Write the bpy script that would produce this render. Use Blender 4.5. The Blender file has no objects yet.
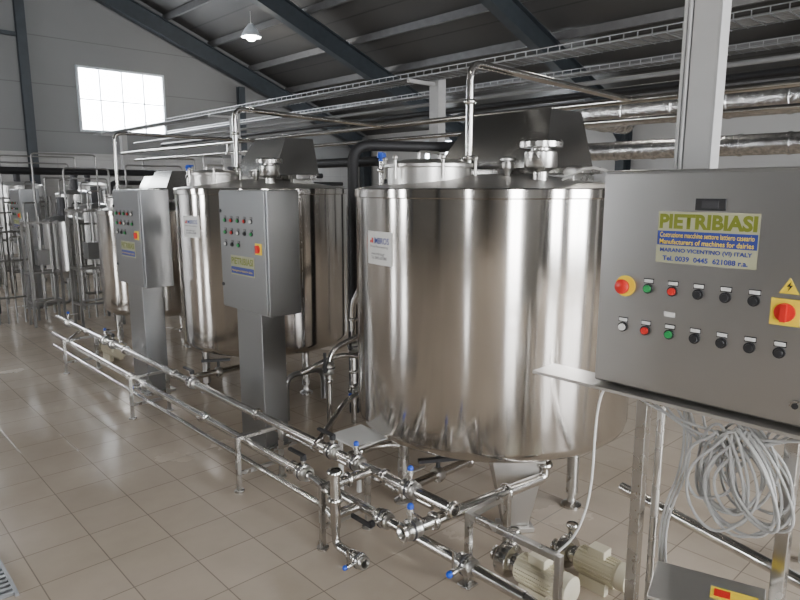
import bpy, math, random, bmesh
from mathutils import Vector, Matrix
random.seed(7)
S=bpy.context.scene
COL=S.collection
PI=math.pi

# ---------------------------------------------------------------- materials
def newmat(name):
    m=bpy.data.materials.new(name); m.use_nodes=True
    nt=m.node_tree; b=nt.nodes['Principled BSDF']
    return m,nt,b
def plain(name,col,rough=.5,metal=0.0,var=.12,scale=6,bump=0.0,spec=None):
    m,nt,b=newmat(name)
    tc=nt.nodes.new('ShaderNodeTexCoord'); n=nt.nodes.new('ShaderNodeTexNoise'); n.inputs['Scale'].default_value=scale
    n.inputs['Detail'].default_value=4
    nt.links.new(tc.outputs['Object'],n.inputs['Vector'])
    r=nt.nodes.new('ShaderNodeValToRGB')
    c=Vector(col)
    r.color_ramp.elements[0].position=.3; r.color_ramp.elements[1].position=.7
    r.color_ramp.elements[0].color=(*[max(0,x*(1-var)) for x in c],1)
    r.color_ramp.elements[1].color=(*[min(1,x*(1+var)) for x in c],1)
    nt.links.new(n.outputs['Fac'],r.inputs['Fac']); nt.links.new(r.outputs['Color'],b.inputs['Base Color'])
    b.inputs['Roughness'].default_value=rough; b.inputs['Metallic'].default_value=metal
    if bump:
        bp=nt.nodes.new('ShaderNodeBump'); bp.inputs['Strength'].default_value=bump; bp.inputs['Distance'].default_value=.01
        nt.links.new(n.outputs['Fac'],bp.inputs['Height']); nt.links.new(bp.outputs['Normal'],b.inputs['Normal'])
    return m
def steel(name,col=(.60,.575,.54),r0=.2,r1=.36,stretch=(30,30,.6),aniso=0.0,arot=0.0,bump=.0,cvar=.08):
    m,nt,b=newmat(name)
    tc=nt.nodes.new('ShaderNodeTexCoord'); mp=nt.nodes.new('ShaderNodeMapping'); mp.inputs['Scale'].default_value=stretch
    n=nt.nodes.new('ShaderNodeTexNoise'); n.inputs['Scale'].default_value=1.0; n.inputs['Detail'].default_value=5
    nt.links.new(tc.outputs['Object'],mp.inputs['Vector']); nt.links.new(mp.outputs['Vector'],n.inputs['Vector'])
    n2=nt.nodes.new('ShaderNodeTexNoise'); n2.inputs['Scale'].default_value=2.0
    nt.links.new(tc.outputs['Object'],n2.inputs['Vector'])
    mr=nt.nodes.new('ShaderNodeMapRange'); mr.inputs['From Min'].default_value=.3; mr.inputs['From Max'].default_value=.7
    mr.inputs['To Min'].default_value=r0; mr.inputs['To Max'].default_value=r1
    nt.links.new(n.outputs['Fac'],mr.inputs['Value']); nt.links.new(mr.outputs['Result'],b.inputs['Roughness'])
    r=nt.nodes.new('ShaderNodeValToRGB'); r.color_ramp.elements[0].position=.25; r.color_ramp.elements[1].position=.75
    r.color_ramp.elements[0].color=(*[x*(1-cvar) for x in col],1); r.color_ramp.elements[1].color=(*[min(1,x*(1+cvar*.5)) for x in col],1)
    nt.links.new(n2.outputs['Fac'],r.inputs['Fac']); nt.links.new(r.outputs['Color'],b.inputs['Base Color'])
    b.inputs['Metallic'].default_value=1
    if aniso:
        b.inputs['Anisotropic'].default_value=aniso; b.inputs['Anisotropic Rotation'].default_value=arot
    if bump:
        bp=nt.nodes.new('ShaderNodeBump'); bp.inputs['Strength'].default_value=bump; bp.inputs['Distance'].default_value=.01
        nt.links.new(n.outputs['Fac'],bp.inputs['Height']); nt.links.new(bp.outputs['Normal'],b.inputs['Normal'])
    return m
def emis(name,col,st):
    m,nt,b=newmat(name)
    b.inputs['Base Color'].default_value=(*col,1)
    b.inputs['Emission Color'].default_value=(*col,1); b.inputs['Emission Strength'].default_value=st
    b.inputs['Roughness'].default_value=.3
    return m
def tiles(name,c1,c2,mortar,w,h,ms,rough0,rough1,offset=0.0,rot=None,dirt=.35,bump=.25,rx=(0,0,0)):
    m,nt,b=newmat(name)
    tc=nt.nodes.new('ShaderNodeTexCoord'); mp=nt.nodes.new('ShaderNodeMapping'); mp.inputs['Rotation'].default_value=rx
    br=nt.nodes.new('ShaderNodeTexBrick'); br.offset=offset; br.squash=1
    br.inputs['Color1'].default_value=(*c1,1); br.inputs['Color2'].default_value=(*c2,1); br.inputs['Mortar'].default_value=(*mortar,1)
    br.inputs['Scale'].default_value=1; br.inputs['Mortar Size'].default_value=ms; br.inputs['Brick Width'].default_value=w; br.inputs['Row Height'].default_value=h
    br.inputs['Mortar Smooth'].default_value=.2
    nt.links.new(tc.outputs['Object'],mp.inputs['Vector']); nt.links.new(mp.outputs['Vector'],br.inputs['Vector'])
    n=nt.nodes.new('ShaderNodeTexNoise'); n.inputs['Scale'].default_value=.8; n.inputs['Detail'].default_value=7; n.inputs['Roughness'].default_value=.6
    nt.links.new(tc.outputs['Object'],n.inputs['Vector'])
    r=nt.nodes.new('ShaderNodeValToRGB'); r.color_ramp.elements[0].position=.28; r.color_ramp.elements[1].position=.68
    r.color_ramp.elements[0].color=(1-dirt,1-dirt*1.04,1-dirt*1.1,1); r.color_ramp.elements[1].color=(1,1,1,1)
    nt.links.new(n.outputs['Fac'],r.inputs['Fac'])
    mx=nt.nodes.new('ShaderNodeMix'); mx.data_type='RGBA'; mx.blend_type='MULTIPLY'; mx.inputs['Factor'].default_value=1
    nt.links.new(br.outputs['Color'],mx.inputs['A']); nt.links.new(r.outputs['Color'],mx.inputs['B'])
    nt.links.new(mx.outputs['Result'],b.inputs['Base Color'])
    mr=nt.nodes.new('ShaderNodeMapRange'); mr.inputs['From Min'].default_value=.35; mr.inputs['From Max'].default_value=.65
    mr.inputs['To Min'].default_value=rough0; mr.inputs['To Max'].default_value=rough1
    nt.links.new(n.outputs['Fac'],mr.inputs['Value']); nt.links.new(mr.outputs['Result'],b.inputs['Roughness'])
    bp=nt.nodes.new('ShaderNodeBump'); bp.inputs['Strength'].default_value=bump; bp.inputs['Distance'].default_value=.004; bp.invert=True
    nt.links.new(br.outputs['Fac'],bp.inputs['Height']); nt.links.new(bp.outputs['Normal'],b.inputs['Normal'])
    return m

M={}
M['tank']=steel('brushed_tank_steel',(.58,.555,.525),.12,.17,(14,14,.2),.87,0.25,0,.03)
M['steel']=steel('stainless_steel',(.52,.51,.49),.22,.34,(8,8,8))
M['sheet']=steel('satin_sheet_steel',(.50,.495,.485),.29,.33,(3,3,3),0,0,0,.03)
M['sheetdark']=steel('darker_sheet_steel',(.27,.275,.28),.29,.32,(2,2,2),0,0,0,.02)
M['cover']=steel('reflective_cover_steel',(.42,.415,.40),.22,.27,(3,3,3),0,0,0,.03)
M['lid']=steel('satin_lid_steel',(.60,.585,.56),.34,.42,(6,6,6))
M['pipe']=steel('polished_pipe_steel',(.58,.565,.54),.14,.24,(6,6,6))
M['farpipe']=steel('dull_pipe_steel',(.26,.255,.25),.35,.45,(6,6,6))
M['dark']=plain('dark_steel',(.05,.05,.055),.5,.3)
M['black']=plain('black_plastic',(.02,.02,.022),.4)
M['rubber']=plain('black_insulation',(.012,.012,.014),.6)
M['blue']=plain('blue_plastic',(.012,.07,.5),.35)
M['red']=plain('red_plastic',(.62,.02,.015),.35)
M['green']=plain('green_plastic',(.02,.30,.08),.35)
M['yellow']=plain('yellow_plastic',(.85,.62,.03),.4)
M['white']=plain('white_plastic',(.72,.72,.70),.45,0,.04)
M['cream']=plain('cream_motor_paint',(.68,.63,.48),.4,0,.05)
M['grey']=plain('light_grey_paint',(.38,.38,.375),.5,0,.06)
M['midgrey']=plain('mid_grey_paint',(.18,.18,.18),.5,0,.06)
M['cable']=plain('grey_cable_sheath',(.33,.33,.32),.5,0,.1)
M['beam']=plain('blue_grey_beam_paint',(.042,.052,.062),.5)
M['purlin']=plain('galvanised_purlin',(.12,.12,.123),.5,.3)
M['foil']=plain('crinkled_foil',(.68,.68,.68),.25,1,.3,22,1.0)
M['signgreen']=plain('sign_olive_letters',(.16,.19,.012),.5)
M['signolive']=plain('sign_yellow_letters',(.50,.46,.06),.5)
M['signback']=plain('sign_greyish_backing',(.37,.37,.24),.5)
M['signband']=plain('sign_pale_yellow',(.40,.39,.14),.5)
M['signblue']=plain('sign_blue',(.025,.045,.26),.45)
M['galv']=steel('galvanised_tray',(.34,.35,.36),.4,.5,(8,8,8))
M['alu']=plain('window_frame_paint',(.6,.65,.7),.4)
M['winglow']=emis('bright_daylight_pane',(.93,.965,1.0),30)
M['winadded']=emis('added_daylight_pane',(.97,.98,1.0),32)  # glow for the added, unseen near and side windows
M['bulb']=emis('lamp_bulb',(1,.95,.88),60)
M['floor']=tiles('beige_floor_tiles',(.59,.505,.41),(.55,.47,.38),(.31,.265,.22),.30,.30,.003,.07,.28,0,dirt=.27,bump=.12)
M['wallup']=tiles('grey_wall_panels',(.215,.22,.225),(.21,.215,.22),(.14,.145,.15),40,1.0,.01,.5,.6,0,dirt=.08,rx=(PI/2,0,0))
M['wallx']=tiles('off_white_wall_panels',(.52,.52,.515),(.50,.50,.495),(.4,.4,.4),40,1.0,.012,.5,.6,0,dirt=.06,rx=(PI/2,0,PI/2))
M['wallside']=tiles('grey_side_wall_panels',(.16,.155,.145),(.15,.145,.135),(.11,.105,.10),40,1.0,.012,.5,.6,0,dirt=.1,rx=(PI/2,0,PI/2))
M['walllow']=tiles('white_wall_tiles',(.44,.44,.44),(.42,.42,.42),(.33,.33,.33),.4,.3,.005,.3,.4,0,dirt=.1,rx=(PI/2,0,0))
M['ceil']=tiles('dark_ceiling_panels',(.074,.073,.072),(.07,.07,.069),(.04,.04,.04),40,1.1,.02,.5,.6,0,dirt=.16,rx=(0,0,PI/2))

# ---------------------------------------------------------------- mesh builder
def basis(d):
    d=Vector(d).normalized()
    a=Vector((0,0,1)) if abs(d.z)<.9 else Vector((1,0,0))
    u=d.cross(a).normalized(); v=d.cross(u).normalized()
    return d,u,v
class MB:
    def __init__(s): s.v=[];s.f=[];s.m=[]
    def add(s,vs,fs,mi=0):
        o=len(s.v); s.v+=[tuple(v) for v in vs]; s.f+=[tuple(i+o for i in f) for f in fs]; s.m+=[mi]*len(fs); return s
    def hexa(s,p,mi=0):
        return s.add(p,[(0,3,2,1),(4,5,6,7),(0,1,5,4),(1,2,6,5),(2,3,7,6),(3,0,4,7)],mi)
    def box(s,x0,x1,y0,y1,z0,z1,mi=0):
        return s.hexa([(x0,y0,z0),(x1,y0,z0),(x1,y1,z0),(x0,y1,z0),(x0,y0,z1),(x1,y0,z1),(x1,y1,z1),(x0,y1,z1)],mi)
    def obox(s,c,a,b,d,mi=0):
        c,a,b,d=map(Vector,(c,a,b,d))
        return s.hexa([c-a-b-d,c+a-b-d,c+a+b-d,c-a+b-d,c-a-b+d,c+a-b+d,c+a+b+d,c-a+b+d],mi)
    def lathe(s,prof,c=(0,0,0),axis=(0,0,1),n=32,mi=0):
        d,u,v=basis(axis); c=Vector(c); vs=[];fs=[]
        for r,h in prof:
            for i in range(n):
                t=2*PI*i/n; vs.append(c+d*h+(u*math.cos(t)+v*math.sin(t))*r)
        for k in range(len(prof)-1):
            for i in range(n):
                j=(i+1)%n; fs.append((k*n+i,k*n+j,(k+1)*n+j,(k+1)*n+i))
        return s.add(vs,fs,mi)
    def cyl(s,p0,p1,r0,r1=None,n=20,mi=0):
        if r1 is None: r1=r0
        p0=Vector(p0);p1=Vector(p1);L=(p1-p0).length
        return s.lathe([(0,0),(r0,0),(r1,L),(0,L)],p0,p1-p0,n,mi)
    def sphere(s,c,r,n=16,mi=0,sz=1):
        k=8; return s.lathe([(r*math.sin(PI*i/k),-r*sz*math.cos(PI*i/k)) for i in range(k+1)],c,(0,0,1),n,mi)
    def torus(s,c,axis,R,r,n=28,k=8,mi=0):
        return s.lathe([(R+r*math.cos(2*PI*i/k),r*math.sin(2*PI*i/k)) for i in range(k+1)],c,axis,n,mi)
    def tube(s,pts,r,fil=0,n=12,mi=0,closed=False):
        P=[Vector(p) for p in pts]
        if fil>0:
            Q=[P[0]]
            for i in range(1,len(P)-1):
                a=(P[i-1]-P[i]); b=(P[i+1]-P[i]); la=a.length; lb=b.length
                a.normalize(); b.normalize()
                if a.dot(b)<-.999: continue
                f=min(fil,la*.49,lb*.49)
                A=P[i]+a*f; B=P[i]+b*f
                for t in [0,.17,.33,.5,.67,.83,1]:
                    Q.append(A*(1-t)**2+P[i]*2*t*(1-t)*1.0+B*t*t)
            Q.append(P[-1]); P=Q
        vs=[];fs=[]
        d0=(P[1]-P[0]).normalized(); _,u,v=basis(d0)
        for i,p in enumerate(P):
            if i==0: t=d0
            elif i==len(P)-1: t=(P[i]-P[i-1]).normalized()
            else: t=((P[i]-P[i-1]).normalized()+(P[i+1]-P[i]).normalized()).normalized()
            u=(u-t*u.dot(t)).normalized(); v=t.cross(u)
            for k in range(n):
                a=2*PI*k/n; vs.append(p+(u*math.cos(a)+v*math.sin(a))*r)
        for i in range(len(P)-1):
            for k in range(n):
                j=(k+1)%n; fs.append((i*n+k,i*n+j,(i+1)*n+j,(i+1)*n+k))
        fs.append(tuple(range(n-1,-1,-1))); fs.append(tuple((len(P)-1)*n+k for k in range(n)))
        return s.add(vs,fs,mi)
    def clamp(s,p,axis,r,mi=0):
        p=Vector(p); a=Vector(axis).normalized()
        return s.lathe([(r,-.014),(r*1.35,-.012),(r*1.55,-.004),(r*1.55,.004),(r*1.35,.012),(r,.014)],p,a,16,mi)
def build(name,mb,mats,recentre=False,bev=0,smooth=True):
    if not isinstance(mats,(list,tuple)): mats=[mats]
    vs=[Vector(v) for v in mb.v]; off=Vector((0,0,0))
    if recentre:
        mn=[min(v[i] for v in vs) for i in range(3)]; mxx=[max(v[i] for v in vs) for i in range(3)]
        off=Vector(((mn[0]+mxx[0])/2,(mn[1]+mxx[1])/2,mn[2])); vs=[v-off for v in vs]
    me=bpy.data.meshes.new(name); me.from_pydata([tuple(v) for v in vs],[],mb.f)
    for m in mats: me.materials.append(M[m] if isinstance(m,str) else m)
    me.polygons.foreach_set('material_index',mb.m)
    bm=bmesh.new(); bm.from_mesh(me); bmesh.ops.remove_doubles(bm,verts=bm.verts,dist=1e-6)
    bmesh.ops.dissolve_degenerate(bm,edges=bm.edges,dist=1e-7)
    bmesh.ops.recalc_face_normals(bm,faces=bm.faces); bm.to_mesh(me); bm.free()
    if smooth:
        me.shade_smooth(); me.set_sharp_from_angle(angle=math.radians(38))
    ob=bpy.data.objects.new(name,me); COL.objects.link(ob); ob.location=off
    if bev:
        b=ob.modifiers.new('bevel','BEVEL'); b.width=bev; b.segments=2; b.limit_method='ANGLE'; b.angle_limit=math.radians(40); b.harden_normals=True
    return ob
def tag(ob,label,cat,group=None):
    ob['label']=label; ob['category']=cat
    if group: ob['group']=group
    return ob
def thing(name,label,cat,loc,rz=0,group=None):
    e=bpy.data.objects.new(name,None); e.empty_display_size=.2; COL.objects.link(e)
    e.location=loc; e.rotation_euler=(0,0,rz); return tag(e,label,cat,group)
def part(parent,name,mb,mats,bev=0,label=None,loc=(0,0,0),rot=(0,0,0)):
    o=build(name,mb,mats,bev=bev); o.parent=parent; o.location=loc; o.rotation_euler=rot
    if label: o['label']=label
    return o
def single(name,label,cat,mb,mats,group=None,bev=0):
    return tag(build(name,mb,mats,True,bev),label,cat,group)
def struct(name,mb,mats,smooth=False):
    o=build(name,mb,mats,smooth=smooth); o['kind']='structure'; return o
def copy_thing(root,loc,label=None,rz=None):
    n=root.copy(); COL.objects.link(n); n.location=loc
    if rz is not None: n.rotation_euler=(0,0,rz)
    if label: n['label']=label
    def rec(o,p):
        for c in list(o.children):
            if c==p: continue
            k=c.copy(); k.parent=p; COL.objects.link(k); rec(c,k)
    rec(root,n); return n
def text(parent,name,txt,w,h,mat,loc,bold=.0,bend=None):
    cu=bpy.data.curves.new('txt','FONT'); cu.body=txt; cu.size=1; cu.offset=bold; cu.resolution_u=3
    ob=bpy.data.objects.new('txt',cu); COL.objects.link(ob)
    me=bpy.data.meshes.new_from_object(ob); bpy.data.objects.remove(ob)
    xs=[v.co.x for v in me.vertices]; ys=[v.co.y for v in me.vertices]
    x0,x1,y0,y1=min(xs),max(xs),min(ys),max(ys)
    for v in me.vertices:
        x=((v.co.x-x0)/(x1-x0)-.5)*w; y=((v.co.y-y0)/(y1-y0)-.5)*h
        if bend:
            az,R=bend; a=az+x/R; v.co=(R*math.cos(a),R*math.sin(a),y)
        else: v.co=(x,0,y)
    me.materials.append(M[mat]); me.name=name
    o=bpy.data.objects.new(name,me); COL.objects.link(o); o.parent=parent; o.location=loc
    return o

# ---------------------------------------------------------------- room
XE=13.5; XW=-7.5; YF=16.0; YN=-5.0; XR=3.0
def roof(x): return 7.493-.39*abs(x-XR)
mb=MB().add([(XW,YN,0),(XE,YN,0),(XE,YF,0),(XW,YF,0)],[(0,1,2,3)])
struct('floor',mb,'floor')
mb=MB()
for xa,xb in ((XW,XR),(XR,XE)):
    mb.hexa([(xa,YN,roof(xa)),(xb,YN,roof(xb)),(xb,YF,roof(xb)),(xa,YF,roof(xa)),(xa,YN,roof(xa)+.1),(xb,YN,roof(xb)+.1),(xb,YF,roof(xb)+.1),(xa,YF,roof(xa)+.1)])
struct('ceiling',mb,'ceil')
def gable(name,y,holes,mats,zsplit=2.5):
    mb=MB(); xs=sorted(set([XW,XR,XE]+[h[0] for h in holes]+[h[1] for h in holes]))
    for xa,xb in zip(xs[:-1],xs[1:]):
        hs=[h for h in holes if h[0]<=xa and h[1]>=xb]
        segs=[]; z=0
        for h in sorted(hs,key=lambda q:q[2]):
            if h[2]>z: segs.append((z,h[2]))
            z=h[3]
        segs.append((z,None))
        for z0,z1 in segs:
            cuts=[z0]+([zsplit] if (z0<zsplit and (z1 is None or z1>zsplit)) else [])+[z1]
            for c0,c1 in zip(cuts[:-1],cuts[1:]):
                ta=roof(xa) if c1 is None else c1; tb=roof(xb) if c1 is None else c1
                mb.add([(xa,y,c0),(xb,y,c0),(xb,y,tb),(xa,y,ta)],[(0,1,2,3)],0 if c0>=zsplit else 1)
    return struct(name,mb,mats)
fw=[(4.93,6.95,3.03,4.48),(.2,2.2,3.03,4.48)]  # second opening is an unseen window, added for sheen on the floor
gable('wall_far',YF,fw,['wallup','walllow'])
nw=[(-3.2,-1.6,.0,3.8),(1.6,2.6,.6,3.6),(3.4,5.4,.6,3.6)]  # unseen openings behind the camera, added to light the room and streak the tanks
gable('wall_near',YN,nw,['wallup','wallup'])
def sidewall(name,x,holes,mat):
    mb=MB(); top=roof(x); ys=sorted(set([YN,YF]+[h[0] for h in holes]+[h[1] for h in holes]))
    for ya,yb in zip(ys[:-1],ys[1:]):
        hs=[h for h in holes if h[0]<=ya and h[1]>=yb]; z=0; segs=[]
        for h in hs: segs.append((z,h[2])); z=h[3]
        segs.append((z,top))
        for z0,z1 in segs:
            if z1>z0: mb.add([(x,ya,z0),(x,yb,z0),(x,yb,z1),(x,ya,z1)],[(0,1,2,3)])
    return struct(name,mb,mat)
sw=[(-2.2,-1.2,1.4,3.2),(8.6,9.8,1.0,3.2),(12.0,13.4,1.0,3.2)]  # unseen side windows, added and spaced for bright bands on the tanks
sidewall('wall_side',XW,sw,'wallside')
bw=[(8.4,9.6,2.3,3.0),(12.2,13.4,2.4,3.1)]
sidewall('wall_back',XE,bw,'wallx')
wn=[0]
def window(axis,pos,a0,a1,z0,z1,pane,nx=4,nz=2,sgn=1):
    wn[0]+=1
    mb=MB(); t=.05
    def bx(u0,u1,z0_,z1_,mi=0,d0=-.06,d1=.03):
        lo,hi=sorted((pos+sgn*d0,pos+sgn*d1))
        if axis=='y': mb.box(u0,u1,lo,hi,z0_,z1_,mi)
        else: mb.box(lo,hi,u0,u1,z0_,z1_,mi)
    bx(a0,a1,z0,z0+t); bx(a0,a1,z1-t,z1); bx(a0,a0+t,z0+t,z1-t); bx(a1-t,a1,z0+t,z1-t)
    for i in range(1,nx):
        u=a0+(a1-a0)*i/nx; bx(u-.012,u+.012,z0+t,z1-t,0,-.03,.02)
    for i in range(1,nz):
        z=z0+(z1-z0)*i/nz; bx(a0+t,a1-t,z-.012,z+.012,0,-.028,.018)
    bx(a0+t,a1-t,z0+t,z1-t,1,.022,.03)
    return struct('window_%d'%wn[0],mb,['alu',pane])
for h in fw: window('y',YF,*h,'winglow')
for h in nw: window('y',YN,*h,'winadded',2,2,-1)
for h in sw: window('x',XW,*h,'winadded',2,2,-1)
for h in bw: window('x',XE,*h,'winglow',3,1,1)
struct('trim_1',MB().box(XW,4.93,YF-.04,YF-.002,2.46,2.54).box(4.93,XE-.02,YF-.04,YF-.002,2.46,2.54),'grey')
struct('baseboard_back',MB().box(XE-.03,XE-.002,YN,YF,0,.15),'grey')
struct('baseboard_far',MB().box(XW,XE-.04,YF-.03,YF-.002,0,.15),'grey')

# rafters
al=math.atan(.39); 
def rafter(y,sgn=1):
    mb=MB(); xa=XR; xb=XE-.35 if sgn>0 else XW+.35
    L=abs(xb-xa)/math.cos(al); d=Vector((math.cos(al)*sgn,0,-math.sin(al))); nrm=Vector((math.sin(al)*sgn,0,math.cos(al)))
    top=Vector((xa,y,roof(xa)-.20)); c=top+d*L/2-nrm*.2
    mb.obox(c,d*L/2,Vector((0,.006,0)),nrm*.19)
    mb.obox(c+nrm*.19,d*L/2,Vector((0,.10,0)),nrm*.008); mb.obox(c-nrm*.19,d*L/2,Vector((0,.10,0)),nrm*.008)
    xc=xb+.1*sgn; zt=roof(xc)-.30
    mb.box(xc-.15,xc+.15,y-.006,y+.006,.02,zt); mb.box(xc-.16,xc-.145,y-.1,y+.1,.02,zt); mb.box(xc+.145,xc+.16,y-.1,y+.1,.02,zt); mb.box(xc-.2,xc+.2,y-.14,y+.14,0,.02)
    mb.hexa([(xc-.16*sgn,y-.006,zt-.55),(xc-.15*sgn,y-.006,zt-.55),(xc-.15*sgn,y+.006,zt-.55),(xc-.16*sgn,y+.006,zt-.55),(xc-1.2*sgn,y-.006,roof(xc-1.2*sgn)-.55),(xc-.15*sgn,y-.006,zt),(xc-.15*sgn,y+.006,zt),(xc-1.2*sgn,y+.006,roof(xc-1.2*sgn)-.55)])
    return single('roof_rafter','blue-grey painted steel I-beam rafter with column','beam',mb,'beam','portal frame rafters')
for y in (15.8,11.6,7.1,2.6,-1.9):
    rafter(y); rafter(y,-1)
for i,x in enumerate([3.6+1.15*k for k in range(9)]):
    mb=MB(); mb.box(x-.035,x+.035,YN+.02,YF-.02,roof(x)-.175,roof(x)-.03)
    single('roof_purlin','galvanised steel purlin under the dark roof sheets','beam',mb,'purlin','roof purlins')
for x in (3.88,9.0):
    mb=MB().box(x-.09,x+.09,YF-.2,YF-.185,0,roof(x)-.75).box(x-.006,x+.006,YF-.185,YF-.075,0,roof(x)-.75).box(x-.09,x+.09,YF-.075,YF-.06,0,roof(x)-.75)
    single('wall_post','blue-grey steel wall post against the grey end wall','post',mb,'beam','end wall posts')
mb=MB().box(-2,3.78,YF-.17,YF-.1,4.9,4.98)
single('wall_girt','blue-grey steel rail on the end wall','rail',mb,'beam')

# high bay lamps
def lamp(x,y,z,watts=45):
    t=thing('high_bay_lamp','bell-shaped industrial lamp hanging from the roof, lit','lamp',(x,y,z),0,'roof lamps')
    part(t,'reflector',MB().lathe([(.05,.28),(.08,.24),(.13,.18),(.2,.06),(.22,0),(.215,0),(.19,.06),(.12,.17),(.05,.22)],n=24),'alu')
    part(t,'bulb',MB().sphere((0,0,.03),.12,12),'bulb')
    part(t,'hanger_rod',MB().cyl((0,0,.26),(0,0,roof(x)-z-.03),.012,n=8),'grey')
    l=bpy.data.lights.new('lamp_light','POINT'); l.energy=watts; l.color=(1,.93,.82); l.shadow_soft_size=.15
    lo=bpy.data.objects.new('lamp_light',l); COL.objects.link(lo); lo.parent=t; lo.location=(0,0,-.2)
    return t
for p in ((7.8,13.2,5.05),(7.8,4.5,5.0),(-1.0,9,5.2),(-1.0,1,5.2)): lamp(*p)  # first lamp is in view; the other three are added out of view as fill

# ---------------------------------------------------------------- tanks
R=.79
def curved(mb,R,az0,az1,z0,z1,n=8,mi=0):
    vs=[];fs=[]
    for i in range(n+1):
        a=az0+(az1-az0)*i/n; vs+= [(R*math.cos(a),R*math.sin(a),z0),(R*math.cos(a),R*math.sin(a),z1)]
    for i in range(n): fs.append((2*i,2*i+2,2*i+3,2*i+1))
    mb.add(vs,fs,mi)
def make_tank(loc,label,R=.79,zb=.41,zt=1.75,full=True,saz=172):
    t=thing('process_tank',label,'tank',loc,0,'row of process tanks')
    prof=[(0,zb-.05),(R*.5,zb-.045),(R-.12,zb-.02),(R-.04,zb+.01),(R-.01,zb+.035),(R,zb+.07),(R,zt-.05),(R+.008,zt-.045),(R+.008,zt-.005),(R,zt)]
    mb=MB().lathe(prof,n=128)
    part(t,'shell',mb,'tank')
    mb=MB()
    for a in (150,262,330,40): 
        a=math.radians(a); curved(mb,R+.0008,a-.0015,a+.0015,zb+.08,zt-.05,1)
    part(t,'weld_seam',mb,'steel')
    part(t,'top_cover',MB().lathe([(R,zt),(R-.03,zt+.006),(.25,zt+.075),(0,zt+.08)],n=96),'lid')
    # manhole
    k=R/.79; mx,my=-.41*k,.12*k; mr=.24*k
    mb=MB().lathe([(mr-.015,zt-.0),(mr-.015,zt+.105),(mr,zt+.11),(mr,zt+.125),(mr-.005,zt+.13),(mr*.6,zt+.15),(0,zt+.158)],(mx,my,0),n=48)
    for a in range(0,360,60):
        c=math.radians(a); px,py=mx+(mr+.01)*math.cos(c),my+(mr+.01)*math.sin(c)
        mb.cyl((px,py,zt+.05),(px,py,zt+.15),.008,n=8); mb.sphere((px,py,zt+.155),.014,8)
    mb.tube([(mx-.08,my,zt+.14),(mx-.08,my,zt+.19),(mx+.08,my,zt+.19),(mx+.08,my,zt+.14)],.008,.02,8)
    part(t,'manhole_lid',mb,'lid')
    # agitator cover: sloping front towards -X
    cx,cy=.12*k,-.05*k; z0=zt+.105; z1=zt+.42
    pr=[(-.22,z0,.36),(-.22,z0+.07,.36),(-.06,z1,.27),(.24,z1,.27),(.24,z0,.36)]
    mb=MB(); vs=[(cx+x*k,cy-w*k,z) for x,z,w in pr]+[(cx+x*k,cy+w*k,z) for x,z,w in pr]
    mb.add(vs,[(0,1,2,3),(0,3,4),(8,7,6,5),(9,8,5)]+[(i,i+5,(i+1)%5+5,(i+1)%5) for i in range(5)])
    cv=part(t,'agitator_cover',mb,'cover',bev=.002)
    mb=MB()
    for yy in (-.32,-.1,.1,.32): mb.cyl((cx-.22*k,cy+yy*k,z0+.03),(cx-.228*k,cy+yy*k,z0+.03),.008,n=8)
    part(cv,'bolt',mb,'pipe')
    mb=MB().box(cx-.1,cx+.1,cy-.5*k,cy+.5*k,zt+.075,zt+.11)
    for yy in (-.42*k,.42*k): mb.box(cx-.1,cx+.1,cy+yy-.03,cy+yy+.03,zt+.01,zt+.08)
    part(t,'agitator_bridge',mb,'steel',bev=.004)
    for (vx,vy,s_) in ((-.19,-.44,1),(-.22,-.26,.4)):
        mb=MB().lathe([(r*s_,h*(s_ if h>0 else 1)) for r,h in [(.04,-.08),(.04,-.02),(.078,0),(.082,.01),(.082,.075),(.078,.08),(.05,.085),(.05,.095),(.105,.10),(.105,.125),(.095,.135),(0,.14)]],(vx*k,vy*k,zt+.10),n=32)
        part(t,'vent_cap',mb,'steel')
    if full:
        mb=MB().tube([(-.26,-.03,zt+.04),(-.26,-.03,2.40),(1.42,-.03,2.36)],.021,.09,12)
        mb.clamp((-.26,-.03,zt+.16),(0,0,1),.021).clamp((-.26,-.03,2.2),(0,0,1),.021)
        part(t,'wash_pipe',mb,'pipe')
        mb=MB().tube([(-.47,.44,zt+.01),(-.47,.44,zt+.15)],.016,0,12).clamp((-.47,.44,zt+.10),(0,0,1),.016)
        mb.cyl((-.47,.44,zt+.15),(-.47,.44,zt+.17),.018,n=12,mi=1); mb.cyl((-.47,.44,zt+.17),(-.47,.44,zt+.19),.028,.024,12,1)
        mb.obox((-.44,.47,zt+.195),(.035,.025,0),(-.008,.01,0),(0,0,.006),1)
        part(t,'inlet_valve',mb,['pipe','blue'])
    for lx,ly in ((-.6,.12),(.05,-.56),(.42,.45)):
        lx*=k;ly*=k
        mb=MB().cyl((lx,ly,.08),(lx,ly,zb+.02),.032).cyl((lx,ly,.05),(lx,ly,.09),.02).lathe([(0,0),(.055,0),(.055,.012),(.025,.03),(.02,.055),(0,.055)],(lx,ly,0),n=20)
        mb.lathe([(.034,zb-.05),(.085,zb-.0),(.0,zb+.0)],(lx,ly,0),n=20)
        part(t,'leg',mb,'steel')
    c=Vector((-.378*k,-.49*k,0)); rd=c.normalized(); tg=Vector((-rd.y,rd.x,0))
    if full:
        p=[]
        for z,w,dd in ((.03,.065,.035),(zb+.01,.145,.06)):
            b=c+Vector((0,0,z)); p+=[b-tg*w-rd*dd,b+tg*w-rd*dd,b+tg*w+rd*dd,b-tg*w+rd*dd]
        mb=MB().hexa(p); mb.obox(c+Vector((0,0,.015)),tg*.09,rd*.06,(0,0,.015))
        part(t,'folded_leg',mb,'lid',bev=.006)
        mb=MB().tube([(-.25,-.1,zb-.04),(-.25,-.1,.22),(-.78,-.1,.22)],.025,.07,12).clamp((-.3,-.1,.22),(1,0,0),.025)
        part(t,'outlet_pipe',mb,'pipe')
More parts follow.
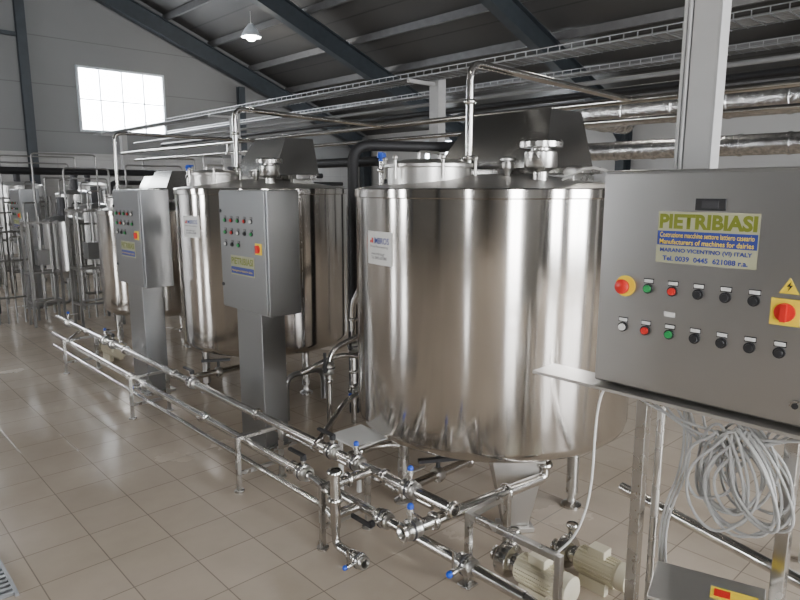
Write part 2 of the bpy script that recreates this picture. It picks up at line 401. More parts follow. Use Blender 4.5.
        mb=MB().lathe([(.0,-.02),(.04,-.02),(.045,0),(.04,.02),(0,.02)],(-.55,-.1,.22),(1,0,0),16).cyl((-.55,-.1,.24),(-.55,-.1,.33),.012,mi=1,n=8).obox((-.60,-.16,.34),(.10,-.06,0),(.008,.014,0),(0,0,.009),1)
        part(t,'outlet_valve',mb,['steel','black'])
        az=math.radians(saz); hw=.11/R
        mb=MB(); curved(mb,R+.002,az-hw,az+hw,1.364,1.534); lab=part(t,'tank_sticker',mb,'white',label='white sticker with blue lettering')
        text(lab,'lettering','IMBROS',.13,.032,'signblue',(0,0,1.487),.01,(az+.03,R+.004))
        text(lab,'lettering','Food Processing',.16,.014,'black',(0,0,1.455),0,(az,R+.004))
        text(lab,'lettering','www.imbros.gr\nTel. 0445 621088',.14,.036,'dark',(0,0,1.41),0,(az,R+.004))
        mb=MB(); curved(mb,R+.004,az-.085,az-.066,1.474,1.50,2); curved(mb,R+.004,az-.105,az-.088,1.474,1.488,2); part(lab,'emblem',mb,'red')
    return t
t1=make_tank((2.925,2.345,0),'large brushed stainless steel vertical tank beside the wide control cabinet')
make_tank((3.0,4.98,0),'large brushed stainless steel tank behind the pedestal cabinet',R=.735,saz=188)
make_tank((3.0,7.2,0),'smaller stainless steel tank behind the second pedestal cabinet',R=.66,zb=.4,zt=1.52,full=False)
make_tank((3.7,9.3,0),'smaller stainless steel tank at the end of the row',R=.55,zb=.4,zt=1.5,full=False)

def pipe(pts,r,fil=.08,clamps=(),mat='pipe',label='polished stainless steel pipe',group=None,n=12,name='steel_pipe'):
    mb=MB().tube(pts,r,fil,n)
    for p,a in clamps: mb.clamp(p,a,r)
    return single(name,label,'pipe',mb,mat,group)
pipe([(4.37,-1,2.36),(4.37,12,2.36)],.025,label='long stainless header pipe above and behind the tanks')
pipe([(4.6,-1,2.25),(4.6,12,2.25)],.02,label='thin stainless pipe running above and behind the tanks')
for y in (3.65,8.1):
    single('pipe_stand','stainless post carrying the header pipes','stand',MB().box(4.46,4.50,y-.02,y+.02,.012,2.20).box(4.33,4.66,y-.02,y+.02,2.20,2.23).box(4.4,4.56,y-.08,y+.08,0,.012).box(4.35,4.39,y-.02,y+.02,2.23,2.335),'steel')
pipe([(3.2,3.97,0),(3.2,3.97,2.08),(3.9,3.7,2.08),(3.9,2.9,2.08),(3.9,2.9,0)],.042,.14,mat='rubber',label='black insulated pipe rising between the tanks',n=16,name='insulated_pipe')
pipe([(3.05,3.8,0),(3.05,3.8,.95),(3.6,3.5,.95),(3.75,3.2,.95),(3.75,3.2,0)],.04,.14,mat='rubber',label='black insulated pipe loop between the tanks',n=16,name='insulated_pipe')
pipe([(4.0,6.2,0),(4.0,6.2,2.0),(4.0,4.5,2.0),(4.0,4.5,0)],.045,.12,mat='rubber',label='black insulated pipe behind the second tank',n=16,name='insulated_pipe')
pipe([(2.3,13.0,0),(2.3,13.0,2.05),(9.5,13.0,2.05)],.06,.15,mat='rubber',label='thick black insulated pipe along the end wall',n=16,name='insulated_pipe')
pipe([(1.9,10.4,0),(1.9,10.4,2.0),(4.6,10.9,2.0),(4.6,10.9,0)],.05,.12,mat='rubber',label='black insulated pipe crossing behind the vessels',n=16,name='insulated_pipe')
pipe([(4.2,12.2,0),(4.2,12.2,1.85),(9.5,12.2,1.85)],.045,.12,mat='rubber',label='black insulated pipe below a thicker one',n=16,name='insulated_pipe')

# ---------------------------------------------------------------- small pedestal cabinets
def button(parent,x,z,col,s=1.0,plate=True,y=0):
    mb=MB().cyl((x,y,z),(x,y-.008*s,z),.0165*s,n=20,mi=0).cyl((x,y-.008*s,z),(x,y-.016*s,z),.0125*s,.011*s,n=20,mi=1)
    if plate:
        mb.box(x-.017*s,x+.017*s,y-.002,y,z+.017*s,z+.034*s,2).box(x-.015*s,x+.015*s,y-.003,y-.002,z+.020*s,z+.031*s,3)
    return part(parent,'push_button',mb,['black',col,'black','white' if s>.95 else 'midgrey'],label=col+' push button')
def estop(parent,x,z,s=1.0,y=0):
    mb=MB().lathe([(0,0),(.036*s,0),(.036*s,.004),(.0,.004)],(x,y,z),(0,-1,0),28,0)
    mb.lathe([(.014*s,.004),(.014*s,.016*s),(.024*s,.02*s),(.025*s,.03*s),(.018*s,.036*s),(0,.038*s)],(x,y,z),(0,-1,0),24,1)
    return part(parent,'emergency_stop',mb,['yellow','red'],label='red mushroom button on yellow disc')
def mainsw(parent,x,z,s=1.0,y=0):
    mb=MB().box(x-.042*s,x+.042*s,y-.006,y,z-.042*s,z+.042*s,0).cyl((x,y-.006,z),(x,y-.014*s,z),.030*s,n=28,mi=1).box(x-.008*s,x+.008*s,y-.03*s,y-.012*s,z-.028*s,z+.028*s,1)
    return part(parent,'main_switch',mb,['yellow','red'],label='red rotary switch on yellow plate')
def pedestal(loc,label):
    t=thing('pedestal_cabinet',label,'control cabinet',loc,-PI/2,'pedestal cabinets')
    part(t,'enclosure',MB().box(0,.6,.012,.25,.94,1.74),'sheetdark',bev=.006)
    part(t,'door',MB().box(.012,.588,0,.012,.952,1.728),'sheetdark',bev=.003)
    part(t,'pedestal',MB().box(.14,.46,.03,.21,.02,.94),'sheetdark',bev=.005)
    part(t,'base_plate',MB().box(.10,.50,.0,.25,0,.02),'steel')
    cols=['green','red','green','red','white','black']
    for r,z in enumerate((1.54,1.46,1.38)):
        for i in range(5):
            if r==2 and i>2: continue
            button(t,.09+.085*i,z,cols[(i+r*2)%6],.85,True)
    mainsw(t,.51,1.37,.85)
    s=part(t,'maker_sign',MB().box(.15,.45,-.003,0,1.18,1.31),'signback')
    text(s,'lettering','PIETRIBIASI',.28,.046,'signgreen',(.30,-.004,1.275),.03)
    part(s,'blue_band',MB().box(.155,.445,-.0045,-.003,1.19,1.235),'signblue')
    text(s,'lettering','Manufacturers of machines for dairies',.26,.014,'yellow',(.30,-.006,1.212))
    for z in (1.1,1.6): part(t,'door_lock',MB().cyl((.03,0,z),(.03,-.008,z),.012,n=14),'black')
    return t
p2=pedestal((2.1,4.07,0),'stainless pedestal control cabinet standing before the second tank')
copy_thing(p2,(2.0,5.8,0),'stainless pedestal control cabinet between the second and third tanks')
copy_thing(p2,(2.3,10.9,0),'stainless pedestal control cabinet at the end of the line')

# ---------------------------------------------------------------- main cabinet
W=.75; Z0,Z1=1.06,1.81
cab=thing('control_cabinet','wide stainless control cabinet with buttons on a tubular stand','control cabinet',(2.05,1.17,0),-PI/2)
part(cab,'enclosure',MB().box(0,W,.014,.25,Z0,Z1),'sheet',bev=.008)
part(cab,'door',MB().box(.01,W-.01,0,.014,Z0+.01,Z1-.01),'sheet',bev=.003)
xs=[.108,.19,.272,.354,.436,.517]
for x,c in zip(xs[1:],['green','red','black','black','black']): button(cab,x,1.42,c)
for x,c in zip(xs+[.598],['white','red','green','black','black','black','black']): button(cab,x,1.277,c)
estop(cab,.108,1.42); mainsw(cab,.603,1.398,.92)
mb=MB().add([(.581,-.002,1.452),(.633,-.002,1.452),(.607,-.002,1.498),(.581,0,1.452),(.633,0,1.452),(.607,0,1.498)],[(0,1,2),(5,4,3),(0,3,4,1),(1,4,5,2),(2,5,3,0)],0)
wt=part(cab,'warning_triangle',mb,'yellow')
mb=MB().add([(.611,-.004,1.488),(.600,-.004,1.472),(.608,-.004,1.473),(.603,-.004,1.457),(.616,-.004,1.477),(.608,-.004,1.476)],[(0,1,2,5),(5,2,3,4)])
part(wt,'lightning_mark',mb,'black')
part(cab,'counter_display',MB().box(.325,.415,-.006,0,1.683,1.719,0).box(.345,.395,-.0075,-.006,1.690,1.712,1),['black','dark'],bev=.001)
sg=part(cab,'maker_sign',MB().box(.208,.514,-.0015,0,1.512,1.677),'signback')
text(sg,'lettering','PIETRIBIASI',.294,.048,'signgreen',(.361,-.0025,1.646),.045)
part(sg,'blue_band',MB().box(.210,.512,-.0025,-.0015,1.569,1.615),'signblue')
text(sg,'lettering','Costruzione macchine settore lattiero caseario',.285,.016,'yellow',(.361,-.0035,1.603),.006)
text(sg,'lettering','Manufacturers of machines for dairies',.285,.016,'yellow',(.361,-.0035,1.581),.012)
text(sg,'lettering','MARANO VICENTINO (VI) ITALY',.28,.017,'signblue',(.361,-.0025,1.552),.03)
text(sg,'lettering','Tel. 0039  0445  621088 r.a.',.26,.017,'signblue',(.361,-.0025,1.527),.03)
part(cab,'door_lock',MB().cyl((.655,0,1.13),(.655,-.01,1.13),.016,n=18).cyl((.655,-.01,1.13),(.655,-.014,1.13),.009,n=12,mi=1),['steel','black'])
part(cab,'door_lock',MB().cyl((.655,0,1.72),(.655,-.01,1.72),.016,n=18).cyl((.655,-.01,1.72),(.655,-.014,1.72),.009,n=12,mi=1),['steel','black'])
part(cab,'asset_tag',MB().box(.25,.285,-.002,0,1.335,1.35),'white')
part(cab,'shelf_rail',MB().box(-.24,W+.1,-.03,.12,Z0-.02,Z0-.008),'lid',bev=.002)
for x,y,r in ((.165,.08,.02),(.64,.08,.02)):
    part(cab,'stand_post',MB().box(x-r,x+r,y-r,y+r,.02,Z0-.022).box(x-.05,x+.05,y-.05,y+.05,0,.02),'steel',bev=.003)
part(cab,'stand_post',MB().cyl((.225,.09,.0),(.225,.09,Z0-.02),.014),'steel',label='round tubular post')
dt=thing('cable_duct','pale grey vertical cable duct rising behind the control cabinet','duct',(2.35,.96,1.2))
part(dt,'channel',MB().box(-.04,.03,-.045,-.035,0,5.7).box(-.04,-.03,-.035,.05,0,5.7).box(-.03,.03,.04,.05,0,5.7),'grey',bev=.002)
part(dt,'side_channel',MB().box(-.03,.04,.052,.085,0,5.7),'midgrey',bev=.002)
part(dt,'conduit',MB().cyl((-.037,.062,0),(-.037,.062,5.7),.007,n=10).cyl((-.037,.078,0),(-.037,.078,5.7),.006,n=10),'grey')
# cable coil
mb=MB()
def smooth(pts,it=2):
    P=[Vector(p) for p in pts]
    for _ in range(it):
        Q=[P[0]]
        for a,b in zip(P[:-1],P[1:]): Q+=[a*.75+b*.25,a*.25+b*.75]
        Q.append(P[-1]); P=Q
    return P
for k in range(16):   # drooping loops
    yc=.68+random.uniform(-.06,.05); a=random.uniform(.07,.16); b=random.uniform(.17,.35); xx=2.03+.008*(k%9); sk=random.uniform(-.10,.05); zt=1.04+random.uniform(-.05,.0)
    pts=[]
    for i in range(37):
        th=2*PI*i/36; q=(1-math.cos(th))/2
        pts.append((xx+.015*math.sin(th+k),yc+a*math.sin(th)*(q**.35)+sk*q+.007*math.sin(3*th+k),zt-b*q+.008*math.sin(3*th+k)))
    mb.tube(pts,.0048,0,8)
for k in range(6):   # slack strands
    y0=1.0-.04*k; y1=.46+.03*k; sag=.05+.03*k
    pts=[(2.06+.01*k,y0+(y1-y0)*t,1.035-sag*4*t*(1-t)) for t in [i/14 for i in range(15)]]
    mb.tube(pts,.0048,0,8)
for k in range(3):
    mb.tube(smooth([(2.12,.84+.01*k,1.03),(2.06,.80+.012*k,.85),(2.05,.86+.01*k,.65),(2.1,.88+.01*k,.45),(2.2,.86+.02*k,.12),(2.26,.9+.03*k,.01)]),.0045,0,8)
single('cable_coil','loosely coiled bundle of pale grey cables hanging below the cabinet','cable',mb,'cable')
pipe(smooth([(2.2,1.1,1.03),(2.24,1.22,1.0),(2.27,1.27,.85),(2.29,1.28,.5),(2.26,1.32,.3),(2.2,1.38,.21)]),.005,0,mat='white',label='white cable drooping from the cabinet to the pump',name='power_cable',n=8)
pipe(smooth([(2.32,1.13,1.1),(2.36,1.16,1.7),(2.5,1.45,1.86),(2.62,1.7,1.79)]),.006,0,mat='white',label='white cable leaving the cabinet towards the tank top',name='power_cable',n=8)

# ---------------------------------------------------------------- front pipework
g='floor-level transfer pipes'
cl=[((1.95,y,.36),(0,1,0)) for y in (1.75,2.2,2.75,3.4,4.6,5.6,6.6)]
pipe([(1.95,1.76,.36),(1.95,7.6,.36)],.025,0,cl,group=g,label='long stainless transfer pipe low above the tiled floor')
pipe([(1.87,1.3,.2),(1.87,7.5,.2)],.025,0,[((1.87,y,.2),(0,1,0)) for y in (2.1,2.9,4.0,5.3)],group=g,label='long stainless transfer pipe low above the tiled floor')
pipe([(1.72,2.34,.30),(1.76,2.55,.30),(1.76,6.6,.30),(1.95,6.9,.30)],.018,.1,[((1.76,y,.3),(0,1,0)) for y in (2.6,3.7,5.0)],group=g,label='thinner stainless pipe beside the transfer pipes')
pipe([(1.73,2.34,.17),(1.79,2.5,.15),(1.79,7.2,.14)],.016,.05,group=g,label='thinner stainless pipe beside the transfer pipes')
pipe([(2.03,1.95,.27),(2.03,3.35,.27)],.018,0,[((2.03,2.2,.27),(0,1,0)),((2.03,2.9,.27),(0,1,0))],group=g,label='short stainless pipe parallel to the transfer pipes')
def stand(y,x0=1.70,x1=2.02,h=.335):
    mb=MB(); r=.012
    for x in (x0,x1):
        mb.box(x-r,x+r,y-r,y+r,.01,h).cyl((x,y,0),(x,y,.01),.03,n=16)
    mb.box(x0+r,x1-r,y-r*.8,y+r*.8,.10,.12).box(x0+r,x1-r,y-r*.8,y+r*.8,h-.018,h)
    single('pipe_stand','small stainless stand carrying the floor pipes','stand',mb,'steel','floor pipe stands')
for y in (2.38,3.2,4.84,6.5): stand(y,x1=1.99)
def valve(p,axis,blue=True,up=(0,0,1),s=.95,label=None):
    t=thing('butterfly_valve',label or ('stainless butterfly valve with blue cap' if blue else 'stainless butterfly valve with black lever'),'valve',p,0,'pipe valves')
    a=Vector(axis).normalized(); u=Vector(up); w=a.cross(u)
    mb=MB().lathe([(.026*s,-.05*s),(.036*s,-.05*s),(.042*s,-.04*s),(.036*s,-.03*s),(.033*s,-.022*s),(.045*s,-.018*s),(.045*s,.018*s),(.033*s,.022*s),(.036*s,.03*s),(.042*s,.04*s),(.036*s,.05*s),(.026*s,.05*s)],(0,0,0),a,20)
    mb.cyl((0,0,0),u*.075*s,.012*s,n=12)
    mb.lathe([(.0452*s,-.006*s),(.048*s,-.004*s),(.048*s,.004*s),(.0452*s,.006*s)],(0,0,0),a,20,1)
    part(t,'body',mb,['steel','dark'])
    if blue:
        mb=MB().cyl(u*.075*s,u*.10*s,.017*s,.015*s,14,0); mb.sphere(u*.108*s,.016*s,10,1)
        mb.obox(u*.085*s+w*.05*s,w*.05*s,a*.005,u*.004,0)
        part(t,'handle',mb,['steel','blue'],label='steel lever with blue cap')
    else:
        mb=MB().cyl(u*.07*s,u*.09*s,.018*s,n=12).obox(u*.095*s+a*.06*s,a*.075*s,w*.010*s,u*.007*s)
        part(t,'handle',mb,'black',label='black lever')
    return t
valve((1.95,2.42,.36),(0,1,0)); valve((1.95,2.02,.36),(0,1,0),True)
valve((1.76,2.62,.30),(0,1,0),False); valve((1.95,2.62,.36),(0,1,0),False); valve((1.87,2.12,.2),(0,1,0),False,(-1,0,0)); valve((1.87,1.6,.2),(0,1,0),True,(-1,0,0))
for y in (4.3,5.9,6.1,7.2): valve((1.95,y,.36),(0,1,0),y>6)
valve((1.87,5.0,.2),(0,1,0),True,(-1,0,0))
mb=MB().tube([(1.72,2.3,.36),(1.95,2.3,.36)],.024).tube([(1.72,2.3,.2),(1.87,2.3,.2)],.024).cyl((1.72,2.3,.14),(1.72,2.3,.43),.026).clamp((1.72,2.3,.42),(0,0,1),.025).clamp((1.72,2.3,.28),(0,0,1),.025).clamp((1.8,2.3,.36),(1,0,0),.024)
mb.tube([(1.72,2.3,.14),(1.72,2.3,.045),(1.72,2.16,.045)],.02,.05).clamp((1.72,2.18,.045),(0,1,0),.02)
single('valve_manifold','stainless pipe manifold joining the floor pipes','manifold',mb,'pipe')
valve((1.72,2.12,.045),(0,1,0),True,(-1,0,0),.8)
pipe([(1.95,2.52,.36),(2.2,2.52,.36),(2.45,2.42,.30)],.02,.08,[((2.05,2.52,.36),(1,0,0))],label='stainless branch pipe leading to the tank')
single('white_plate','white plastic sheet lying on the branch pipes','sheet',MB().box(2.02,2.26,2.50,2.76,.385,.392).box(2.07,2.09,2.71,2.73,0,.385).box(2.2,2.22,2.71,2.73,0,.385),'white')
# pump stand
mb=MB(); r=.014
for y in (1.24,1.70): mb.box(2.0-r,2.0+r,y-r,y+r,0,.35).box(2.0-.035,2.0+.035,y-.035,y+.035,0,.008)
mb.box(2.0-r,2.0+r,1.24+r,1.70-r,.35-2*r,.35)
mb.box(2.0+r,2.26,1.70-r,1.70+r,.35-2*r,.35).box(2.26,2.288,1.70-r,1.70+r,0,.35)
single('support_stand','square-tube stainless stand beside the pump','stand',mb,'steel',bev=.003)
def pump(loc,rz,label,s=1.0):
    t=thing('transfer_pump',label,'pump',loc,rz,'transfer pumps'); t.scale=(s,s,s)
    mb=MB().lathe([(0,-.13),(.06,-.13),(.068,-.12),(.068,.12),(0,.12)],(0,0,.12),(0,1,0),28)
    for i in range(22):
        a=2*PI*i/22; d=Vector((math.cos(a),0,math.sin(a))); w=Vector((-d.z,0,d.x))
        mb.obox(Vector((0,0,.12))+d*.07,d*.008,w*.0018,(0,.11,0))
    mb.box(-.07,-.03,-.08,.08,0,.07).box(.03,.07,-.08,.08,0,.07)
    part(t,'motor',mb,'cream')
    part(t,'fan_cowl',MB().lathe([(.0,-.20),(.05,-.20),(.074,-.185),(.076,-.13),(.0,-.125)],(0,0,.12),(0,1,0),28),'cream')
    part(t,'terminal_box',MB().box(-.04,.04,-.05,.05,.185,.235),'cream',bev=.004)
    mb=MB().lathe([(.05,.12),(.05,.16),(.085,.17),(.09,.18),(.09,.23),(.08,.24),(.03,.245),(.03,.28),(.04,.28),(.04,.29),(0,.29)],(0,0,.12),(0,1,0),28)
    mb.cyl((.05,.205,.12),(.05,.205,.27),.024,n=16).clamp((.05,.205,.26),(0,0,1),.024)
    part(t,'pump_head',mb,'pipe')
    return t
pump((2.16,1.43,0),0,'cream ribbed pump motor with stainless head beside the stand',.85)
pump((2.42,1.30,0),0,'smaller cream ribbed pump motor behind the first pump',.8)
pump((2.22,6.75,0),.1,'cream ribbed pump motor beside the floor pipes')
pipe([(1.80,1.83,.30),(2.5,1.75,.30),(2.62,1.735,.30),(2.62,1.735,.38)],.028,.07,[((1.9,1.818,.30),(1,-.115,0)),((2.35,1.767,.3),(1,-.115,0)),((2.62,1.735,.37),(0,0,1))],label='stainless pipe crossing beside the pump stand with upturned end')
valve((1.77,1.833,.30),(1,-.115,0),True,(0,0,1),1.0)
pipe([(1.87,1.3,.2),(1.87,1.05,.16),(2.3,.7,.10)],.022,.1,label='stainless suction pipe low by the pump')
pipe([(2.75,1.38,.33),(2.6,.85,.33),(2.5,.45,.33),(2.5,.1,.33)],.025,.1,[((2.675,1.115,.33),(.27,.96,0))],label='stainless pipe behind the cabinet stand')
pipe([(2.62,.45,0),(2.62,.45,.42),(2.62,.2,.42)],.025,.08,[((2.62,.45,.2),(0,0,1))],label='stainless riser pipe under the cabinet')
bx=thing('pump_housing','low stainless housing with a yellow and red warning label','housing',(1.93,.67,0),-PI/2+.3)
part(bx,'housing',MB().box(-.15,.15,-.10,.10,.12,.49),'lid',bev=.006)
part(bx,'lid',MB().box(-.16,.16,-.11,.11,.50,.512),'lid',bev=.003)
for x in (-.12,.12): part(bx,'leg',MB().box(x-.015,x+.015,-.08,.08,0,.12),'steel')
part(bx,'warning_label',MB().box(.01,.14,-.02,.04,.512,.514,0).box(.02,.065,-.01,.03,.514,.515,1),['yellow','red'])
part(bx,'gasket',MB().box(-.155,.155,-.105,.105,.49,.50),'dark')

# ---------------------------------------------------------------- between tanks
pipe([(3.35,3.75,0),(3.35,3.75,1.55),(3.6,3.75,1.55)],.02,.1,[((3.35,3.75,z),(0,0,1)) for z in (.6,1.3)],label='vertical stainless pipe between the tanks')
pipe([(2.62,3.55,0),(2.62,3.55,.62),(2.95,3.50,.72),(3.15,3.45,.72)],.02,.12,[((2.62,3.55,.4),(0,0,1))],label='bent stainless pipe between the tanks')
pipe([(2.5,3.72,.45),(2.8,3.65,.55),(3.2,3.4,.45),(3.5,3.3,.45)],.018,.1,label='curved stainless pipe between the tanks')
pipe([(2.4,3.38,.06),(2.75,3.5,.26),(3.4,3.55,.26)],.022,.12,label='curved stainless pipe near the floor')
pipe([(2.9,3.62,0),(2.9,3.62,.95),(3.0,3.5,1.15)],.022,.1,[((2.9,3.62,z),(0,0,1)) for z in (.4,.8)],label='short vertical stainless pipe between the tanks')
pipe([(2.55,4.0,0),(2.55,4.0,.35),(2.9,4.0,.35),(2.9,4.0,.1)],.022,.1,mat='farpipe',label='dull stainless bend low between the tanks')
for p in ((2.62,3.55,.5),(2.9,3.62,.6)): valve(p,(0,0,1),False,(-.8,-.6,0))
valve((2.9,3.62,.25),(0,0,1),True,(-.8,-.6,0))
ph=thing('plate_heat_exchanger','stainless plate heat exchanger frame behind the tanks','heat exchanger',(5.5,6.6,0))
part(ph,'frame',MB().box(-.25,.25,-.5,-.46,0,1.5).box(-.25,.25,.46,.5,0,1.5).cyl((0,-.46,1.4),(0,.46,1.4),.025).cyl((0,-.46,.2),(0,.46,.2),.025),'steel')
mb=MB()
for i in range(24): mb.box(-.2,.2,-.3+i*.022,-.29+i*.022,.26,1.34)
part(ph,'plate_pack',mb,'galv')

# ---------------------------------------------------------------- far end equipment
def smalltank(x,y,r,z0,z1,label):
    t=thing('buffer_tank',label,'tank',(x,y,0),0,'small buffer tanks')
    part(t,'shell',MB().lathe([(0,z0-.12),(.04,z0-.12),(r,z0),(r,z1),(r+.01,z1+.005),(r,z1+.02),(r*.5,z1+.07),(0,z1+.08)],n=40),'sheet')
    for i in range(3):
        a=2*PI*i/3+.4; part(t,'leg',MB().cyl((r*.85*math.cos(a),r*.85*math.sin(a),0),(r*.85*math.cos(a),r*.85*math.sin(a),z0+.06),.02,n=10),'farpipe')
    part(t,'drain_pipe',MB().tube([(0,0,z0-.1),(0,0,.15),(-r-.05,0,.15)],.02,.06),'farpipe')
    part(t,'lid_motor',MB().cyl((0,0,z1+.07),(0,0,z1+.30),.06,n=16).cyl((0,0,z1+.30),(0,0,z1+.33),.07,n=16),'dark')
    return t
for a in ((2.7,9.8,.26,.62,1.3),(3.35,10.4,.3,.5,1.45),(5.0,9.2,.42,.5,1.75),(5.0,10.5,.38,.5,1.6),(3.5,11.9,.3,.5,1.65),(3.2,14.4,.45,.5,1.8),(4.5,14.4,.45,.5,1.8)):
    smalltank(*a,'small stainless dairy vessel with motor on three legs')
def rack(x,y,w,d,h,label,n=3,mat='farpipe'):
    mb=MB(); r=.014
    for a in (0,w):
        for b in (0,d): mb.box(x+a-r,x+a+r,y+b-r,y+b+r,0,h)
    for z in (.3,h*.5,h-.04):
        for b in (0,d): mb.box(x+r,x+w-r,y+b-r,y+b+r,z,z+2*r)
        for a in (0,w): mb.box(x+a-r,x+a+r,y+r,y+d-r,z,z+2*r)
    for i in range(n):
        xx=x+w*(i+.5)/n; mb.tube([(xx,y+d/2,.34),(xx,y+d/2,h+.1-.05*i)],.012,0,8)
        mb.lathe([(0,-.02),(.03,-.02),(.03,.02),(0,.02)],(xx,y+d/2,h*.4+.05*i),(0,0,1),12)
    mb.box(x+w*.3,x+w*.7,y+.05,y+d-.05,h*.58,h*.72,1)
    single('pipe_rack',label,'rack',mb,[mat,'sheetdark'],'pipe racks')
rl='stainless frame with upright process pipes and valves'
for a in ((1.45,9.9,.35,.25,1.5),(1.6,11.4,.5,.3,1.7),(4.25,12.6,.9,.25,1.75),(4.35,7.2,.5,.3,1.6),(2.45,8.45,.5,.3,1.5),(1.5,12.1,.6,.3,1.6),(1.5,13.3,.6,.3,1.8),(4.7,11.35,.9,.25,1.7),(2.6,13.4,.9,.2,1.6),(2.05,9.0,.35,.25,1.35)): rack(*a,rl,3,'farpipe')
def screen(x,y,w,h,n,seed):
    rn=random.Random(seed); mb=MB()
    for z in (.35,h*.55,h*.8): mb.tube([(x,y,z),(x+w,y,z)],.014,0,8)
    for i in range(n):
        xx=x+w*(i+.5)/n; zz=h*rn.uniform(.75,1.1); mb.tube([(xx,y+.03,0),(xx,y+.03,zz),(xx+rn.uniform(.08,.2),y+.03,zz),(xx+.15,y+.2,zz)],.011,.04,8)
        mb.lathe([(0,-.025),(.026,-.02),(.026,.02),(0,.025)],(xx,y+.03,h*rn.uniform(.3,.7)),(0,0,1),10)
    for xx in (x,x+w): mb.box(xx-.015,xx+.015,y-.015,y+.015,0,h*.85)
    single('pipe_manifold_screen','row of thin upright process pipes on a stainless frame','pipework',mb,'farpipe','pipe screens')
for i,a in enumerate(((3.0,11.2,.8,1.8,5),(2.5,12.3,.7,1.9,5),(3.9,11.5,.5,1.8,4),(1.7,9.45,.5,1.5,5),(2.6,9.15,.4,1.6,4))): screen(*a,i)
def arch(x,y,h,L,ax,r):
    if ax: pts=[(x,y,0),(x,y,h),(x+L,y,h),(x+L,y,0)]
    else: pts=[(x,y,0),(x,y,h),(x,y+L,h),(x,y+L,0)]
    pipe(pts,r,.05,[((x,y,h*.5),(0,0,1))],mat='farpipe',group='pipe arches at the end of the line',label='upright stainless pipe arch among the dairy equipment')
for a in ((2.5,8.9,2.0,.55,1,.012),(2.3,9.5,2.2,.8,1,.012),(3.75,10.2,2.1,.9,1,.014),(1.6,11.15,2.25,.6,1,.014),(2.75,10.75,1.9,.9,1,.012),(2.6,12.75,2.3,1.2,1,.014),(1.2,12.7,2.1,.6,1,.014),(2.5,13.2,2.2,1.3,1,.014),(4.7,11.9,2.3,1.0,1,.016),(6.0,9.5,2.4,1.4,0,.016),(4.25,8.6,2.2,.3,1,.012)): arch(*a)
pipe([(2.5,7.05,1.52),(2.5,7.05,2.32),(4.37,7.05,2.32)],.018,.09,label='stainless wash pipe arching above the small tank')
for x,y in ((7.0,9.5),(7.0,12.0)):
    mb=MB().box(x-.35,x+.35,y-.6,y+.6,.84,.88)
    for a in (-.3,.3):
        for b in (-.55,.55): mb.box(x+a-.02,x+a+.02,y+b-.02,y+b+.02,0,.84)
    mb.box(x-.3,x+.3,y-.55,y+.55,.25,.27)
    single('steel_table','stainless steel work table behind the vessels','table',mb,'steel','work tables')

# ---------------------------------------------------------------- overhead trays, ducts
def tray(x0,x1,z,y0,y1,label):
    mb=MB()
    for x in (x0,x1):
        mb.box(x-.004,x+.004,y0,y1,z,z+.008).box(x-.004,x+.004,y0,y1,z+.05,z+.058)
    y=y0
    while y<y1:
        mb.box(x0-.004,x1+.004,y,y+.007,z-.006,z); mb.box(x0-.004,x0+.004,y,y+.007,z,z+.05); mb.box(x1-.004,x1+.004,y,y+.007,z,z+.05); y+=.12
    for i in range(5):
        xx=x0+.04+i*(x1-x0-.08)/4; mb.tube([(xx,y0,z+.014),(xx,y1,z+.014)],.011,0,6,1)
    single('cable_tray',label,'cable tray',mb,['galv','midgrey'])
tray(5.05,5.35,2.93,-3,15.5,'galvanised mesh cable tray carrying cables above the tanks')
tray(6.75,6.95,3.05,-3,15.5,'galvanised mesh cable tray hung near the back wall')
for y in (-1.5,5.25,9.9,14.9):
    single('tray_post','pale grey square post supporting the cable tray','post',MB().box(5.42,5.54,y-.07,y+.07,0,3.0).box(5.02,5.42,y-.02,y+.02,2.885,2.923),'grey','tray posts')
pipe([(5.75,15,2.75),(5.75,-3,2.75)],.022,0,mat='midgrey',label='grey painted pipe running overhead behind the tanks',name='overhead_pipe')
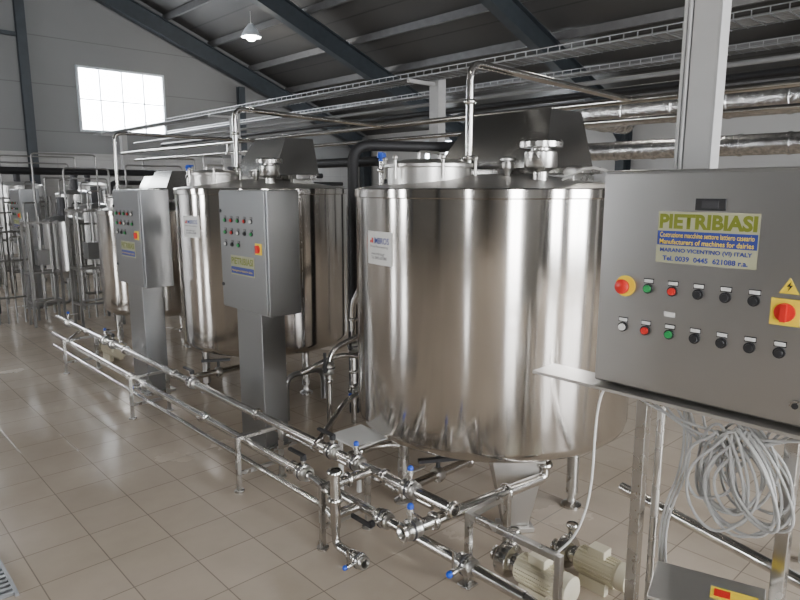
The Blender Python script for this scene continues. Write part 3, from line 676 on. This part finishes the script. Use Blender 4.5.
pipe([(6.4,15,2.75),(6.4,-3,2.75)],.035,0,mat='rubber',label='black insulated pipe running overhead behind the tanks',name='overhead_pipe')
def duct(pts,r,label):
    mb=MB().tube(pts,r,.25,24)
    for a,b in zip(pts[:-1],pts[1:]):
        a=Vector(a);b=Vector(b);L=(b-a).length;n=int(L/.45)
        for i in range(1,n): mb.lathe([(r,-.02),(r+.008,-.015),(r+.008,.015),(r,.02)],a+(b-a)*i/n,b-a,24)
    single('foil_duct',label,'duct',mb,'foil')
duct([(6.9,3.7,2.48),(6.0,3.7,2.48),(6.0,-3.5,2.48)],.13,'shiny foil-wrapped ventilation duct behind the tank')
duct([(7.4,5.0,2.2),(7.4,-3.5,2.2)],.11,'shiny foil-wrapped duct near the back wall')
pipe([(3.3,.72,0),(3.3,.72,2.1),(3.3,.25,2.1),(3.3,.25,0)],.03,.08,mat='white',label='white plastic pipe arch behind the cabinet',name='plastic_pipe')
for y in (1.4,6.2,10.4):
    single('back_cupboard','pale grey equipment cupboard along the back wall','cupboard',MB().box(XE-.9,XE-.42,y,y+1.1,.0,1.9).box(XE-.91,XE-.9,y+.03,y+.54,.05,1.85).box(XE-.91,XE-.9,y+.56,y+1.07,.05,1.85),'grey','back wall cupboards',bev=.005)
mb=MB()
for i in range(40): mb.box(.28,.50,3.0+i*.04,3.02+i*.04,.001,.014)
mb.box(.27,.285,2.98,4.62,.001,.016).box(.495,.51,2.98,4.62,.001,.016)
single('drain_grating','grey steel drain grating set on the tiled floor','grating',mb,'galv')

# ---------------------------------------------------------------- light + camera
w=bpy.data.worlds.new('world'); S.world=w; w.use_nodes=True
w.node_tree.nodes['Background'].inputs['Color'].default_value=(.6,.7,.85,1); w.node_tree.nodes['Background'].inputs['Strength'].default_value=.5
cam=bpy.data.cameras.new('camera'); co=bpy.data.objects.new('camera',cam); COL.objects.link(co)
co.location=(0,0,1.75); co.rotation_euler=(math.radians(90-9.9),0,math.radians(-43))
cam.sensor_width=36; cam.lens=36*640/800; cam.clip_start=.05
S.camera=co
